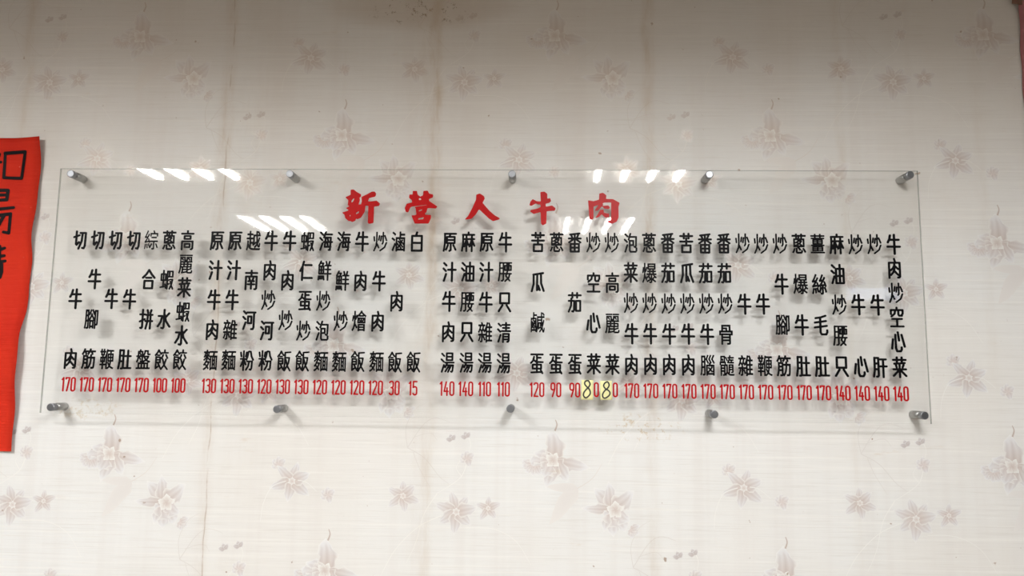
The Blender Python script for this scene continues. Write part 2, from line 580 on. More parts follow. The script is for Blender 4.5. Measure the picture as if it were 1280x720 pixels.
# the board's rounded monoline face: strokes on a 100 x 100 grid, y down; radicals first
WATER = '8,6 26,18|4,34 22,46|24,62 8,96|'
FIRE = '1,26 4,46|43,20 38,42|22,3 22,50 17,74 2,97|25,62 38,82|'
MOON = '10,4 10,60 2,96|10,5 38,5 38,90 32,96 24,96|10,32 38,32|10,60 38,60|'
GRASS = '4,14 96,14|32,2 32,26|68,2 68,26|'
FOOD = '26,2 18,14 2,28|26,2 34,12 46,22|18,28 34,28|8,36 8,94 26,84|8,38 40,38 40,64 8,64|8,51 40,51|26,70 44,92|'
FACE = {
    '牛': '26,5 20,24 8,40|21,27 90,27|4,62 96,62|56,2 56,98',
    '肉': '50,2 56,18|10,98 10,22 90,22 90,90 84,96 74,96|50,22 50,34 40,48 22,60|52,38 78,54|50,52 40,70 22,84|50,64 78,84',
    '切': '2,36 44,26|20,6 20,72 26,76 42,62|50,14 94,14 92,80 84,94 72,92|68,14 64,56 42,96',
    '水': '50,2 50,90 44,96 32,94|6,34 34,34 26,62 4,86|88,20 62,40|54,28 66,60 96,88',
    '心': '12,36 3,82|31,14 32,80 40,95 66,95 74,86 74,76|50,2 57,42|77,14 97,72',
    '只': '16,6 84,6 84,56 16,56 16,6|34,66 6,96|66,66 94,96',
    '仁': '30,4 20,30 4,52|20,34 20,98|42,22 90,22|36,88 96,88',
    '白': '50,2 42,18|12,20 88,20 88,96 12,96 12,20|12,56 88,56',
    '合': '50,2 30,24 4,42|50,2 72,24 96,42|30,42 70,42|18,58 82,58 82,96 18,96 18,58',
    '汁': WATER + '40,40 98,40|70,4 70,98',
    '河': WATER + '34,12 98,12|88,12 88,88 82,96 70,96|42,32 68,32 68,66 42,66 42,32',
    '油': WATER + '38,24 94,24 94,96 38,96 38,24|66,4 66,96|38,60 94,60',
    '泡': WATER + '48,4 34,34|46,20 92,20 90,66 84,72 78,70|42,40 70,40 70,62 42,62|42,40 42,88 48,96 88,96 94,90 94,78',
    '湯': WATER + '44,4 88,4 88,38 44,38 44,4|44,21 88,21|34,50 98,50|50,50 34,74|44,63 94,63 90,90 84,96 78,94|64,63 36,94|80,63 56,96',
    '清': WATER + '38,12 94,12|42,27 90,27|34,43 98,43|66,2 66,43|44,98 44,57 88,57 88,90 82,96 76,96|44,71 88,71|44,84 88,84',
    '海': WATER + '48,4 34,32|46,16 96,16|48,32 88,32 84,96 74,96|48,32 42,80 88,80|34,55 98,55|64,38 68,48|62,62 66,74',
    '炒': FIRE + '72,3 72,54 66,62|58,22 53,46|85,20 98,44|98,56 84,80 50,97',
    '菜': GRASS + '88,29 12,33|24,40 28,50|50,38 50,48|80,38 72,50|4,60 96,60|50,54 50,98|46,63 4,92|54,63 96,92',
    '茄': GRASS + '4,42 46,42 44,88 38,96 30,94|24,30 22,66 4,96|60,42 92,42 92,92 60,92 60,42',
    '苦': GRASS + '4,42 96,42|50,26 50,62|18,62 82,62 82,96 18,96 18,62',
    '高': '50,2 50,14|4,16 96,16|26,28 74,28 74,43 26,43 26,28|8,98 8,56 92,56 92,92 86,97 80,97|30,69 70,69 70,86 30,86 30,69',
    '原': '8,8 96,8|10,8 10,60 2,96|52,10 46,22|26,24 86,24 86,56 26,56 26,24|26,40 86,40|56,56 56,92 46,96|34,66 20,90|76,66 94,90',
    '毛': '86,4 50,12 12,16|6,38 88,30|4,62 94,54|46,14 46,86 54,96 88,96 96,86 96,76',
    '瓜': '90,4 16,12|18,12 18,60 4,96|46,12 44,90 60,82|54,68 66,90|74,10 76,56 96,94',
    '空': '50,2 50,12|6,34 6,14 94,14 94,32|38,18 34,32 10,46|62,18 62,36 68,42 88,42 88,36|14,58 86,58|50,58 50,94|4,95 96,95',
    '肚': MOON + '52,34 94,34|73,6 73,94|47,94 98,94',
    '肝': MOON + '52,12 94,12|47,46 98,46|73,12 73,98',
    '腰': MOON + '46,5 99,5|50,19 97,19 97,42 50,42 50,19|66,6 66,42|81,6 81,42|70,46 58,72 88,96|88,60 80,80 52,98|47,60 98,60',
    '粉': '1,10 6,30|46,9 41,30|2,42 46,42|24,3 24,98|22,46 4,78|27,46 42,70|60,6 54,30 46,46|66,4 78,6 84,28 98,46|52,54 90,54 88,88 82,96 74,94|68,54 62,78 46,96',
    '飯': FOOD + '98,6 57,8 57,60 50,96|58,34 90,34 84,62 56,98|64,44 76,74 98,98',
    '餃': FOOD + '73,2 73,14|52,16 98,16|62,26 52,44|84,26 96,42|86,48 74,76 50,98|60,48 74,78 98,98',
    '蛋': '6,6 94,6|50,6 50,38|50,22 78,22|28,18 20,38 4,48|28,34 44,43 94,44|18,56 82,56 82,76 18,76 18,56|50,48 50,94|8,95 88,92|80,84 92,98',
    '南': '6,14 94,14|50,2 50,30|8,98 8,32 92,32 92,92 86,97 78,97|34,40 40,52|66,40 60,52|28,56 72,56|26,72 74,72|50,56 50,94',
    '蝦': '6,22 40,22 40,54 6,54 6,22|23,4 23,88|2,90 42,84|38,74 44,94|54,98 54,8 70,8 70,36 54,36|54,56 68,52|54,76 68,72|80,8 95,8 95,36 80,36|76,50 95,50 88,74 74,98|79,60 86,78 99,98',
    '麻': '52,2 52,12|8,14 96,14|10,14 10,60 2,96|20,36 52,36|36,22 36,98|34,42 20,74|38,42 52,66|60,36 96,36|78,22 78,98|76,42 60,74|80,42 98,70',
    '番': '86,4 14,10|24,14 30,24|76,12 68,24|4,30 96,30|50,8 50,50|44,32 6,50|56,32 94,50|18,58 82,58 82,97 18,97 18,58|50,58 50,97|18,77 82,77',
    '鮮': '22,2 6,24|18,12 40,12 32,26|8,28 42,28 42,66 8,66 8,28|25,28 25,66|8,47 42,47|6,78 4,96|18,78 18,92|30,78 30,92|42,78 46,96|62,4 67,18|88,4 83,18|55,24 98,24|57,44 96,44|52,66 99,66|76,24 76,98',
    '拼': '2,26 40,26|22,2 22,90 16,96 8,94|2,62 40,50|58,4 64,18|88,4 82,18|48,28 98,28|46,60 99,60|63,28 60,66 50,98|84,28 84,98',
}
def face(ch):
    st = [[tuple(float(v) for v in p.split(',')) for p in k.split()] for k in FACE[ch].split('|') if k]
    n = sum(len(k) - 1 for k in st)
    rad = float(np.interp(n, (5, 12, 20, 30), (0.00232, 0.00212, 0.00172, 0.00146))) * S
    if ch == '炒':
        rad = 0.00165 * S
    st = [[((x - 50) / 100 * 0.0262 * S, (50 - y) / 100 * 0.0402 * S) for x, y in k] for k in st]
    return stroke_shape('character', st, rad, 0.0013, 0.00052, soft=1)

def cjk(ch):
    if ch in FACE:
        return face(ch)
    loops = [[((x - 0.5) * GW, (y - 0.38) * GH) for x, y in lp] for lp in glyph_loops(ch)]
    step = GH * 0.0115
    gx = np.arange(-0.58 * GW, 0.58 * GW, step)
    gy = np.arange(-0.56 * GH, 0.56 * GH, step)
    px, py = np.meshgrid(gx, gy)
    f = poly_sdf(px, py, loops)
    ink_ = (f < 0).mean()
    grow = float(np.interp(ink_, (0.12, 0.22, 0.31), (0.0013, 0.0010, 0.0006)))
    raw = contours(f, gx, gy, 0.0)
    f = blur(f, 1)
    while True:                       # never so bold that the small openings of a character close
        found = contours(f, gx, gy, grow)
        if grow < 0.0002 or len(found) >= 0.85 * len(raw):
            break
        grow -= 0.0001
    if DBG: print('INK', ch, round(float(ink_), 3), round(grow, 5), len(raw), len(found))
    lp = [simplify(l, step * 0.12) for l in found]
    return loops_mesh('character', lp, 0.0013)

# outlines of the brushed title and of the writing on the red paper, tenths of a millimetre of layout
TITLE = {
 'xin': ((-0.3585,0.342),[('+',[(-205,365),(-142,369),(-68,312),(17,267),(9,221),(-19,198),(-4,148),(-24,55),(19,56),(113,40),(102,-98),(28,-220),(-48,-256),(-72,-232),(-86,-285),(-150,-315),(-190,-290),(-221,-296),(-295,-233),(-312,-163),(-368,-116),(-262,-86),(-224,-64),(-293,-25),(-207,19),(-253,35),(-245,147),(-312,206),(-201,256)]),('+',[(25,214),(124,261),(239,327),(297,327),(328,282),(311,223),(185,194),(158,123),(207,116),(343,136),(413,77),(395,26),(292,11),(290,-329),(204,-349),(174,-329),(175,31),(113,36),(88,-98),(6,-236),(8,-19),(36,119)]),('-',[(-181,88),(-183,134),(-149,177),(-111,193),(-147,108)]),('-',[(0,202),(18,188),(17,109),(-20,44),(-34,55),(-11,128)]),('-',[(-80,-122),(-10,-75),(-14,-118),(-75,-161)]),('-',[(-233,-174),(-181,-158),(-189,-221),(-204,-221),(-200,-188)])]),
 'ying': ((-0.2328,0.3425),[('+',[(-173,339),(-86,339),(-74,266),(-15,217),(42,247),(46,339),(137,346),(168,281),(249,267),(247,208),(161,168),(171,129),(344,12),(310,-28),(194,-19),(140,-19),(119,-107),(81,-133),(101,-160),(217,-166),(215,-234),(167,-342),(-116,-343),(-189,-173),(-121,-173),(-83,-157),(-106,-20),(-165,19),(-213,-1),(-258,-115),(-307,-99),(-328,-21),(-292,68),(-177,98),(-188,147),(-247,192),(-239,265),(-171,260)]),('-',[(-53,177),(-14,197),(16,154),(-32,142)]),('-',[(-165,15),(134,56),(139,40),(-135,0)]),('-',[(-52,-75),(36,-35),(27,-74),(-36,-94)]),('-',[(-55,-265),(-42,-232),(79,-205),(55,-255)])]),
 'ren': ((-0.1076,0.3431),[('+',[(-113,259),(-40,285),(48,226),(62,177),(17,89),(158,-74),(275,-175),(381,-233),(362,-256),(238,-292),(161,-244),(-54,-43),(-119,-157),(-205,-245),(-348,-266),(-273,-187),(-189,-20),(-119,147)])]),
 'niu': ((0.0169,0.3436),[('+',[(-44,314),(42,324),(100,275),(97,173),(158,187),(178,128),(140,89),(67,75),(67,6),(197,34),(270,-22),(255,-73),(87,-83),(81,-341),(8,-380),(-26,-341),(-36,-102),(-181,-141),(-252,-89),(-233,-59),(-90,-29),(-32,4),(-42,59),(-90,55),(-138,78),(-224,25),(-267,38),(-244,117),(-197,166),(-120,121),(-33,114)])]),
 'rou': ((0.1425,0.3441),[('+',[(-324,142),(-215,121),(-215,-235),(-248,-268),(-296,-251)]),('+',[(-324,142),(-238,113),(-104,152),(39,170),(183,167),(319,90),(287,44),(148,102),(11,98),(-219,9),(-295,77)]),('+',[(-94,284),(-17,298),(49,245),(34,147),(-66,94),(-104,107)]),('+',[(148,128),(319,90),(292,2),(295,-213),(256,-300),(161,-344),(76,-311),(85,-280),(142,-262)]),('+',[(-66,98),(-13,55),(-120,-69),(-190,-79),(-171,-40)]),('+',[(-43,20),(87,36),(121,-9),(96,-38),(10,-29)]),('+',[(-76,-59),(-9,-54),(-6,-117),(105,-140),(105,-204),(28,-218),(-48,-146),(-105,-205),(-181,-231),(-152,-186)])]),
}
BRUSH = {
 'ru': ((-1.1393,0.4372),[[(9,270),(460,296),(415,-282),(25,-269),(9,270)],[(-121,245),(-262,-319)],[(-326,196),(-93,-196)],[(-419,48),(-70,73)]]),
 'tang': ((-1.137,0.3351),[[(-190,474),(125,475),(120,266),(-159,251),(-190,474)],[(-170,367),(120,373)],[(-245,38),(290,98)],[(-88,-87),(235,-38),(236,-456),(113,-432)],[(102,-57),(-36,-385)],[(-17,-72),(-141,-290)],[(-454,434),(-374,361)],[(-478,191),(-389,119)],[(-402,-339),(-334,-50)]]),
 'qing': ((-1.1266,0.2251),[[(-166,237),(65,324)],[(-132,127),(71,162)],[(-192,-1),(101,48)],[(-48,357),(-19,0)],[(26,-24),(47,-189),(29,-308)],[(-115,-48),(-95,-308)],[(-115,-48),(26,-24)],[(-107,-133),(35,-114)],[(-99,-219),(43,-199)],[(-387,283),(-308,212)],[(-393,92),(-299,22)],[(-346,-287),(-254,-97)]]),
}

# ------------------------------------------------------------------ the room
x0, x1, y0 = ROOM['x0'], ROOM['x1'], ROOM['y0']
wy = S * WY
zc = CZ + S * CEIL
V, F = box(x0, x1, wy, wy + 0.12, 0, zc)
wall = structure('wall_back', mesh('wall_back', V, F), M['wall'])
V, F = box(x0, x1, y0 - 0.12, wy, -0.1, 0)
structure('floor', mesh('floor', V, F), M['floor'])
V, F = box(x0, x1, y0 - 0.12, wy + 0.12, zc, zc + 0.1)
structure('ceiling', mesh('ceiling', V, F), M['ceiling'])
V, F = box(x0 - 0.12, x0, y0 - 0.12, wy + 0.12, -0.1, zc + 0.1)
structure('wall_left', mesh('wall_left', V, F), M['paint'])
V, F = box(x1, x1 + 0.12, y0 - 0.12, wy + 0.12, -0.1, zc + 0.1)
structure('wall_right', mesh('wall_right', V, F), M['paint'])
# wall behind the photographer, with one high window in it
wx0, wx1, wz0, wz1 = 3.38, 4.06, 2.27, 2.50
V, F = boxes([(x0, wx0, y0 - 0.12, y0, 0, zc), (wx1, x1, y0 - 0.12, y0, 0, zc),
              (wx0, wx1, y0 - 0.12, y0, 0, wz0), (wx0, wx1, y0 - 0.12, y0, wz1, zc)])
structure('wall_front', mesh('wall_front', V, F), M['paint'])
fr = 0.045
V, F = boxes([(wx0, wx0 + fr, y0 - 0.10, y0 - 0.02, wz0, wz1), (wx1 - fr, wx1, y0 - 0.10, y0 - 0.02, wz0, wz1),
              (wx0 + fr, wx1 - fr, y0 - 0.10, y0 - 0.02, wz0, wz0 + fr), (wx0 + fr, wx1 - fr, y0 - 0.10, y0 - 0.02, wz1 - fr, wz1)])
win = structure('window_1', mesh('window_1', V, F), M['frame'])
V, F = box(wx0 + fr, wx1 - fr, y0 - 0.065, y0 - 0.055, wz0 + fr, wz1 - fr)
link('pane', mesh('pane', V, F), M['daylight'], win)

# ------------------------------------------------------------------ ceiling lights
LW = 0.46 * S
def light_meshes():
    h = LW / 2
    out = []
    V, F = boxes([(-h, h, -h, h, -0.012, 0), (-h, -h + 0.015, -h, h, -0.055, -0.012), (h - 0.015, h, -h, h, -0.055, -0.012),
                  (-h + 0.015, h - 0.015, -h, -h + 0.015, -0.055, -0.012), (-h + 0.015, h - 0.015, h - 0.015, h, -0.055, -0.012)])
    out.append(('housing', mesh('housing', V, F), 'tray', (0, 0, 0)))
    w = (LW - 0.03) / 4
    # trough reflector: two sloping wings beside each tube
    V = [(-w / 2, -h + 0.016, -0.050), (-w / 4, -h + 0.016, -0.022), (w / 4, -h + 0.016, -0.022), (w / 2, -h + 0.016, -0.050)]
    V += [(a, h - 0.016, c) for a, b, c in V]
    F = [(0, 1, 5, 4), (1, 2, 6, 5), (2, 3, 7, 6)]
    V2 = [(a, b, c + 0.002) for a, b, c in V]
    F2 = [tuple(reversed([i + 8 for i in f])) for f in F]
    trough = mesh('reflector', V + V2, F + F2)
    seg = 10
    V, F = [], []
    for yy in (-h + 0.018, h - 0.018):
        for k in range(seg):
            a = 2 * math.pi * k / seg
            V.append((0.013 * math.cos(a), yy, -0.037 + 0.013 * math.sin(a)))
    for k in range(seg):
        k2 = (k + 1) % seg
        F.append((k, k2, seg + k2, seg + k))
    F += [tuple(reversed(range(seg))), tuple(range(seg, 2 * seg))]
    tube = mesh('tube', V, F, True)
    for q in range(4):
        xx = (q - 1.5) * w
        out.append(('reflector', trough, 'reflector', (xx, 0, 0)))
        out.append(('tube', tube, 'tube', (xx, 0, 0)))
    return out, w
LM, LPITCH = light_meshes()
tube_light = bpy.data.lights.new('tube_glow', 'AREA')
tube_light.shape = 'RECTANGLE'
tube_light.size = 0.028
tube_light.size_y = LW - 0.05
tube_light.energy = TUBE_WATTS
tube_light.color = LIGHT_COL
tube_light.spread = R_(TUBE_SPREAD)
cols_ = [(-1.42, 'left'), (0.42, 'right')]
rows_ = [(-1.354, 'nearer the wallpapered wall'), (-2.49, 'farther from the wallpapered wall')]
for yy, rn in rows_:
    for xx, cn in cols_:
        if yy < -2:
            xx = {-1.42: -1.37, 0.42: 0.34}[xx]
        t = empty('ceiling_light', (S * xx, S * yy + wy - 0.0, zc),
                  'white four-tube louvre ceiling light, %s column, row %s' % (cn, rn), 'ceiling light', 'four-tube ceiling lights')
        for nm, me, mk, lc in LM:
            link(nm, me, M[mk], t, lc)
        for q in range(4):
            lo = bpy.data.objects.new('tube_glow', tube_light)
            col.objects.link(lo)
            lo.location = (S * xx + (q - 1.5) * LPITCH, S * yy + wy, zc - 0.0515)

# ------------------------------------------------------------------ printed wallpaper flowers
def petal(V, F, C, cx, cz, ang, ln, wd, y, c0, c1, c2, alpha=0.85, ruff=0.0, bend=0.0, tip=0.6, veins=True, rows=7, cols=6, seed=0):
    """one petal: a curved strip grid, dark at the throat, pale at the rim"""
    ca, sa = math.cos(ang), math.sin(ang)
    n0 = len(V)
    rr = random.Random(seed)
    ph = rr.random() * 6
    for i in range(rows + 1):
        t = i / rows
        prof = math.sin(math.pi * min(1, t ** tip) * 0.97 + 0.03) ** 0.55
        w = wd * (0.10 + 0.95 * prof) * (1 - 0.85 * max(0, t - 0.93) / 0.07)
        for j in range(cols + 1):
            s = j / cols * 2 - 1
            rf = 1 + ruff * math.sin(9 * t + ph + s * 2) * abs(s) + ruff * 0.6 * math.sin(17 * t + ph) * abs(s)
            u = ln * (t - 0.10 * abs(s) ** 2 * (1 if 0.5 < t < 0.93 else 0) * t)
            v = w * 0.5 * s * rf + bend * ln * t * t
            V.append((cx + u * ca - v * sa, y, cz + u * sa + v * ca))
            e = abs(s)
            k = min(1, max(0, 1.25 * t + 0.25 * e - 0.16))
            cc = [c0[q] * (1 - k) + c1[q] * k for q in range(3)]
            if veins and j % 2 == 1 and 0.1 < t < 0.85:
                cc = [cc[0] * 0.90, cc[1] * 0.88, cc[2] * 0.875]
            if e > 0.8 or t > 0.93:
                cc = [cc[q] * 0.25 + c2[q] * 0.75 for q in range(3)]
            a = alpha * (0.8 if e > 0.95 else 1.0) * (0.35 + 0.65 * min(1, t * 3))
            C.append(tuple(cc) + (a,))
    for i in range(rows):
        for j in range(cols):
            a = n0 + i * (cols + 1) + j
            F.append((a, a + cols + 1, a + cols + 2, a + 1))

def stem(V, F, C, pts, w, y, c, alpha=0.7, taper=True):
    P_ = [pts[0]]
    for k in range(len(pts) - 1):      # Catmull-Rom
        a = pts[max(0, k - 1)]; b = pts[k]; d = pts[k + 1]; e = pts[min(len(pts) - 1, k + 2)]
        for q in range(1, 7):
            t = q / 6
            P_.append(tuple(0.5 * (2 * b[i] + (d[i] - a[i]) * t + (2 * a[i] - 5 * b[i] + 4 * d[i] - e[i]) * t * t
                                   + (3 * b[i] - a[i] - 3 * d[i] + e[i]) * t ** 3) for i in (0, 1)))
    n0 = len(V)
    m_ = len(P_)
    for k, (x, z) in enumerate(P_):
        a = P_[max(0, k - 1)]
        b = P_[min(m_ - 1, k + 1)]
        dx, dz = b[0] - a[0], b[1] - a[1]
        L = math.hypot(dx, dz) + 1e-9
        ww = w * (1 - 0.6 * k / m_ if taper else 1) / 2
        V.append((x - dz / L * ww, y, z + dx / L * ww))
        V.append((x + dz / L * ww, y, z - dx / L * ww))
        C += [c + (alpha,)] * 2
    for k in range(m_ - 1):
        F.append((n0 + 2 * k + 2, n0 + 2 * k + 3, n0 + 2 * k + 1, n0 + 2 * k))

THROAT, BODY, RIM = (0.645, 0.565, 0.53), (0.770, 0.770, 0.785), (0.84, 0.835, 0.815)
PINK = (0.70, 0.635, 0.615)
L0 = 0.000012      # spacing of the ink layers, metres

def print_mesh(name, build):
    V, F, C = [], [], []
    build(V, F, C)
    V = [(x * S, y, z * S) for x, y, z in V]
    T = []
    for f in F:                       # even triangles that all face the room, also where a petal's tip folds over
        for a, b, c in ((f[0], f[1], f[2]), (f[0], f[2], f[3])):
            ar = (V[b][0] - V[a][0]) * (V[c][2] - V[a][2]) - (V[c][0] - V[a][0]) * (V[b][2] - V[a][2])
            if abs(ar) > 1e-12:
                T.append((a, b, c) if ar > 0 else (a, c, b))
    me = mesh(name, V, T)
    ca = me.color_attributes.new('Col', 'FLOAT_COLOR', 'POINT')
    ca.data.foreach_set('color', [q for c in C for q in c])
    me.materials.append(M['ink'])
    return me

def orchid_a(V, F, C):
    y = 0
    for k, (a, ln, wd, bd) in enumerate([(88, .062, .040, .10), (-22, .072, .030, .18), (-58, .050, .030, 0), (-102, .058, .030, -.1), (178, .060, .028, .10)]):
        y -= L0
        petal(V, F, C, 0, 0, R_(a), ln, wd, y, THROAT, BODY, RIM, 0.72, 0.22, bd, seed=k)
    for k, (a, ln, wd) in enumerate([(150, .040, .030), (185, .050, .034), (215, .044, .034), (245, .034, .028)]):
        y -= L0
        petal(V, F, C, -.008, -.004, R_(a), ln, wd, y, PINK, BODY, RIM, 0.85, 0.35, 0, seed=10 + k)
    for k in range(5):
        y -= L0
        petal(V, F, C, -.050 + .003 * k, -.012, R_(140 + 40 * k), .020, .016, y, PINK, BODY, RIM, 0.8, 0.3, 0, seed=20 + k)
    for k in range(4):
        y -= L0
        petal(V, F, C, -.004, .0, R_(60 + 85 * k), .017, .013, y, THROAT, RIM, RIM, 0.9, 0.3, 0, seed=30 + k, veins=False)
    stem(V, F, C, [(0, .058), (.004, .070), (.001, .080)], .0035, y - L0, (0.55, 0.47, 0.43), 0.7)

def orchid_b(V, F, C):
    y = -12 * L0
    for k, (a, ln, wd, bd) in enumerate([(126, .056, .032, .08), (98, .056, .026, 0), (28, .056, .036, .22), (180, .062, .020, -.04), (-112, .046, .026, 0)]):
        y -= L0
        petal(V, F, C, 0, 0, R_(a), ln, wd, y, THROAT, BODY, RIM, 0.74, 0.2, bd, seed=40 + k)
    for k, (a, ln, wd) in enumerate([(-150, .026, .022), (-92, .048, .034), (-60, .044, .034), (-32, .036, .028)]):
        y -= L0
        petal(V, F, C, .004, -.004, R_(a), ln, wd, y, PINK, BODY, RIM, 0.88, 0.38, 0, seed=50 + k)
    for k in range(5):
        y -= L0
        petal(V, F, C, .006, .0, R_(72 * k + 20), .018, .015, y, THROAT, RIM, RIM, 0.92, 0.3, 0, seed=60 + k, veins=False)
    for k in range(3):
        y -= L0
        petal(V, F, C, .036, -.036, R_(-80 + 50 * k), .020, .014, y, PINK, BODY, RIM, 0.8, 0.3, 0, seed=70 + k)

def star(V, F, C, sc=1.0, seed=80, n=6, cx=0, cz=0, a0=82):
    y = -34 * L0
    for k in range(n):
        y -= L0
        ln = (.040 + .008 * ((k * 37) % 5) / 4) * sc
        petal(V, F, C, cx, cz, R_(a0 + 360 / n * k + ((k * 53) % 17) - 8), ln, (.021 + .006 * ((k * 29) % 7) / 6) * sc, y, THROAT, BODY, RIM, 0.8, 0.14, 0, seed=seed + k, rows=6, cols=6)
    for k in range(6):
        y -= L0
        petal(V, F, C, cx, cz, R_(25 + 60 * k), .0085 * sc, .0065 * sc, y, THROAT, RIM, BODY, 0.9, 0.2, 0, seed=seed + 20 + k, rows=4, cols=4, veins=False)

def star_big(V, F, C):
    star(V, F, C)
    stem(V, F, C, [(.012, .002), (.030, -.002), (.052, -.020)], .0016, -50 * L0, RIM, 0.6)
    stem(V, F, C, [(-.012, .0), (-.040, -.012), (-.056, -.045), (-.060, -.080)], .0016, -50 * L0, RIM, 0.5)

def star_small(V, F, C):
    star(V, F, C, 0.80, 120, 6, 0, 0, 100)

def blossom(V, F, C):
    star(V, F, C, 0.98, 150, 7, 0, 0, 60)
    star(V, F, C, 0.62, 180, 5, .064, .008, 95)
    stem(V, F, C, [(-.03, -.008), (-.075, -.03), (-.120, -.075), (-.15, -.13)], .0018, -60 * L0, RIM, 0.5)
    stem(V, F, C, [(.02, -.03), (.075, -.032), (.12, -.055), (.15, -.10)], .0014, -60 * L0, RIM, 0.45)

def bud(V, F, C):
    y = -20 * L0
    for k, a in enumerate((200, 150, 95, 40, 290)):
        y -= L0
        petal(V, F, C, 0, 0, R_(a), .017, .016, y, PINK, BODY, RIM, 0.8, 0.15, 0, seed=200 + k, rows=5, cols=4)

def bud_small(V, F, C):
    y = -20 * L0
    for k, a in enumerate((110, 60, 170)):
        y -= L0
        petal(V, F, C, 0, 0, R_(a), .013, .010, y, (0.58, 0.53, 0.52), (0.66, 0.63, 0.63), BODY, 0.8, 0.1, 0, seed=210 + k, rows=4, cols=4)

def buds_vine(V, F, C):
    y = -30 * L0
    stem(V, F, C, [(.002, .042), (.006, .028), (.003, .014)], .0013, y, RIM, 0.55)
    stem(V, F, C, [(-.002, -.012), (-.012, -.036), (-.038, -.056), (-.062, -.070)], .0016, y, RIM, 0.55)
    stem(V, F, C, [(-.012, -.034), (-.022, -.018), (-.014, -.004)], .0012, y, RIM, 0.5)
    stem(V, F, C, [(-.060, -.070), (-.085, -.110), (-.100, -.165), (-.118, -.205)], .0016, y, RIM, 0.40)

def tendril(V, F, C):
    y = -44 * L0
    c = (0.70, 0.68, 0.66)
    stem(V, F, C, [(0, 0), (.03, .045), (.055, .06), (.085, .052)], .0015, y, c, 0.5)
    stem(V, F, C, [(0, 0), (-.004, .04), (.012, .075), (.035, .09)], .0013, y, c, 0.45)
    stem(V, F, C, [(0, 0), (.035, -.02), (.065, -.055), (.085, -.07)], .0015, y, c, 0.5)
    stem(V, F, C, [(.012, -.008), (.025, -.04), (.048, -.078)], .0012, y, c, 0.42)
    stem(V, F, C, [(.01, .02), (.045, .03), (.06, .015)], .0011, y, c, 0.42)

def pale_leaf(V, F, C):
    petal(V, F, C, 0, 0, R_(-135), .088, .030, -2 * L0, (0.755, 0.73, 0.715), (0.77, 0.75, 0.735), (0.78, 0.76, 0.74), 0.42, 0.05, .12, veins=False)
    petal(V, F, C, 0, .002, R_(185), .062, .018, -3 * L0, (0.755, 0.73, 0.715), (0.77, 0.75, 0.735), (0.78, 0.76, 0.74), 0.40, 0.05, -.1, veins=False)
    stem(V, F, C, [(.0, .0), (.03, .02), (.05, .05)], .0013, -4 * L0, (0.72, 0.68, 0.64), 0.5)

TILE = [('printed_orchid', print_mesh('printed_orchid', orchid_a), 0, 0),
        ('printed_orchid', print_mesh('printed_orchid', orchid_b), .1146, -.0952),
        ('printed_blossom', print_mesh('printed_blossom', star_big), -.0779, -.2744),
        ('printed_bud', print_mesh('printed_bud', bud), -.1058, -.2418),
        ('printed_bud', print_mesh('printed_bud', bud), -.0030, -.3010),
        ('printed_blossom', print_mesh('printed_blossom', star_small), -.3041, -.0745),
        ('printed_blossom', print_mesh('printed_blossom', blossom), -.1965, -.1039),
        ('printed_bud', print_mesh('printed_bud', bud), -.1760, .0005),
        ('printed_bud', print_mesh('printed_bud', bud_small), -.1784, .0423),
        ('printed_bud', print_mesh('printed_bud', bud_small), -.2079, .0369),
        ('printed_vine', print_mesh('printed_vine', buds_vine), -.1760, .0005),
        ('printed_tendril', print_mesh('printed_tendril', tendril), .155, -.205),
        ('printed_leaf', print_mesh('printed_leaf', pale_leaf), .045, -.055)]
PX_, PZ_, HZ_ = 0.4527257, 0.44727963, -0.22173392
for i in range(-3, 4):
    for j in range(-3, 2):
        ox = 0.04531957 + i * PX_
        oz = 0.72772867 + (i % 2) * HZ_ + j * PZ_
        for nm, me, dx, dz in TILE:
            x, z = ox + dx, oz + dz
            if not (-1.33 < x < 1.22 and -0.50 < z < CEIL - 0.0):
                continue
            zs = [v.co.z for v in me.vertices]
            if z * S + max(zs) > CEIL * S - 0.002:
                continue
            link(nm, me, M['ink'], wall, (S * x, wy - 0.0001, CZ + S * z))

# ------------------------------------------------------------------ the menu board
BX0, BX1, BZ0, BZ1, BT = -0.9940, 0.7773, -0.0840, 0.4222, 0.0052
board = empty('menu_board', P((BX0 + BX1) / 2, WY, BZ0),
              'clear acrylic menu board with black Chinese dish names and red prices', 'sign')
bo = Vector(board.location)
def L(x, y, z):
    return Vector(P(x, y, z)) - bo
a = L(BX0, 0, BZ0)
b = L(BX1, BT, BZ1)
V, F = box(a.x, b.x, a.y, b.y, a.z, b.z)
me = mesh('acrylic_panel', V, F, mi=[2, 2, 0, 1, 2, 2])
link('acrylic_panel', me, [M['clear'], M['back'], M['edge']], board)

# stand-off bolts: cap and gasket before the board, barrel behind it
cr = 0.0078 * S
V, F = lathe_y([(cr * 0.25, BT), (cr, BT + 0.0006), (cr, WY - 0.0018), (cr * 0.94, WY - 0.0008)][::1])
V = [(x, y * S if y < 1 else y, z) for x, y, z in V]
barrel_me = mesh('standoff', V, F, False)
V, F = lathe_y([(cr * 0.84, -0.0134 * S), (cr * 0.96, -0.0130 * S), (cr, -0.0122 * S), (cr, -0.0012 * S), (cr * 0.9, -0.0010 * S)])
cap_me = mesh('cap', V, F, False)
V, F = lathe_y([(cr * 0.86, -0.0012 * S), (cr * 0.93, -0.0006 * S), (cr * 0.93, 0.0)])
gasket_me = mesh('gasket', V, F)
V, F = lathe_y([(cr * 0.5, 0.0001), (cr * 0.5, BT * S - 0.0001)])
bolt_me = mesh('bolt', V, F)
V, F = lathe_y([(cr * 0.30, -0.01345 * S), (cr * 0.34, -0.01385 * S), (cr * 0.26, -0.0140 * S)][::-1])
for lst in (barrel_me, cap_me):
    for p in lst.polygons:
        p.use_smooth = len(p.vertices) == 4
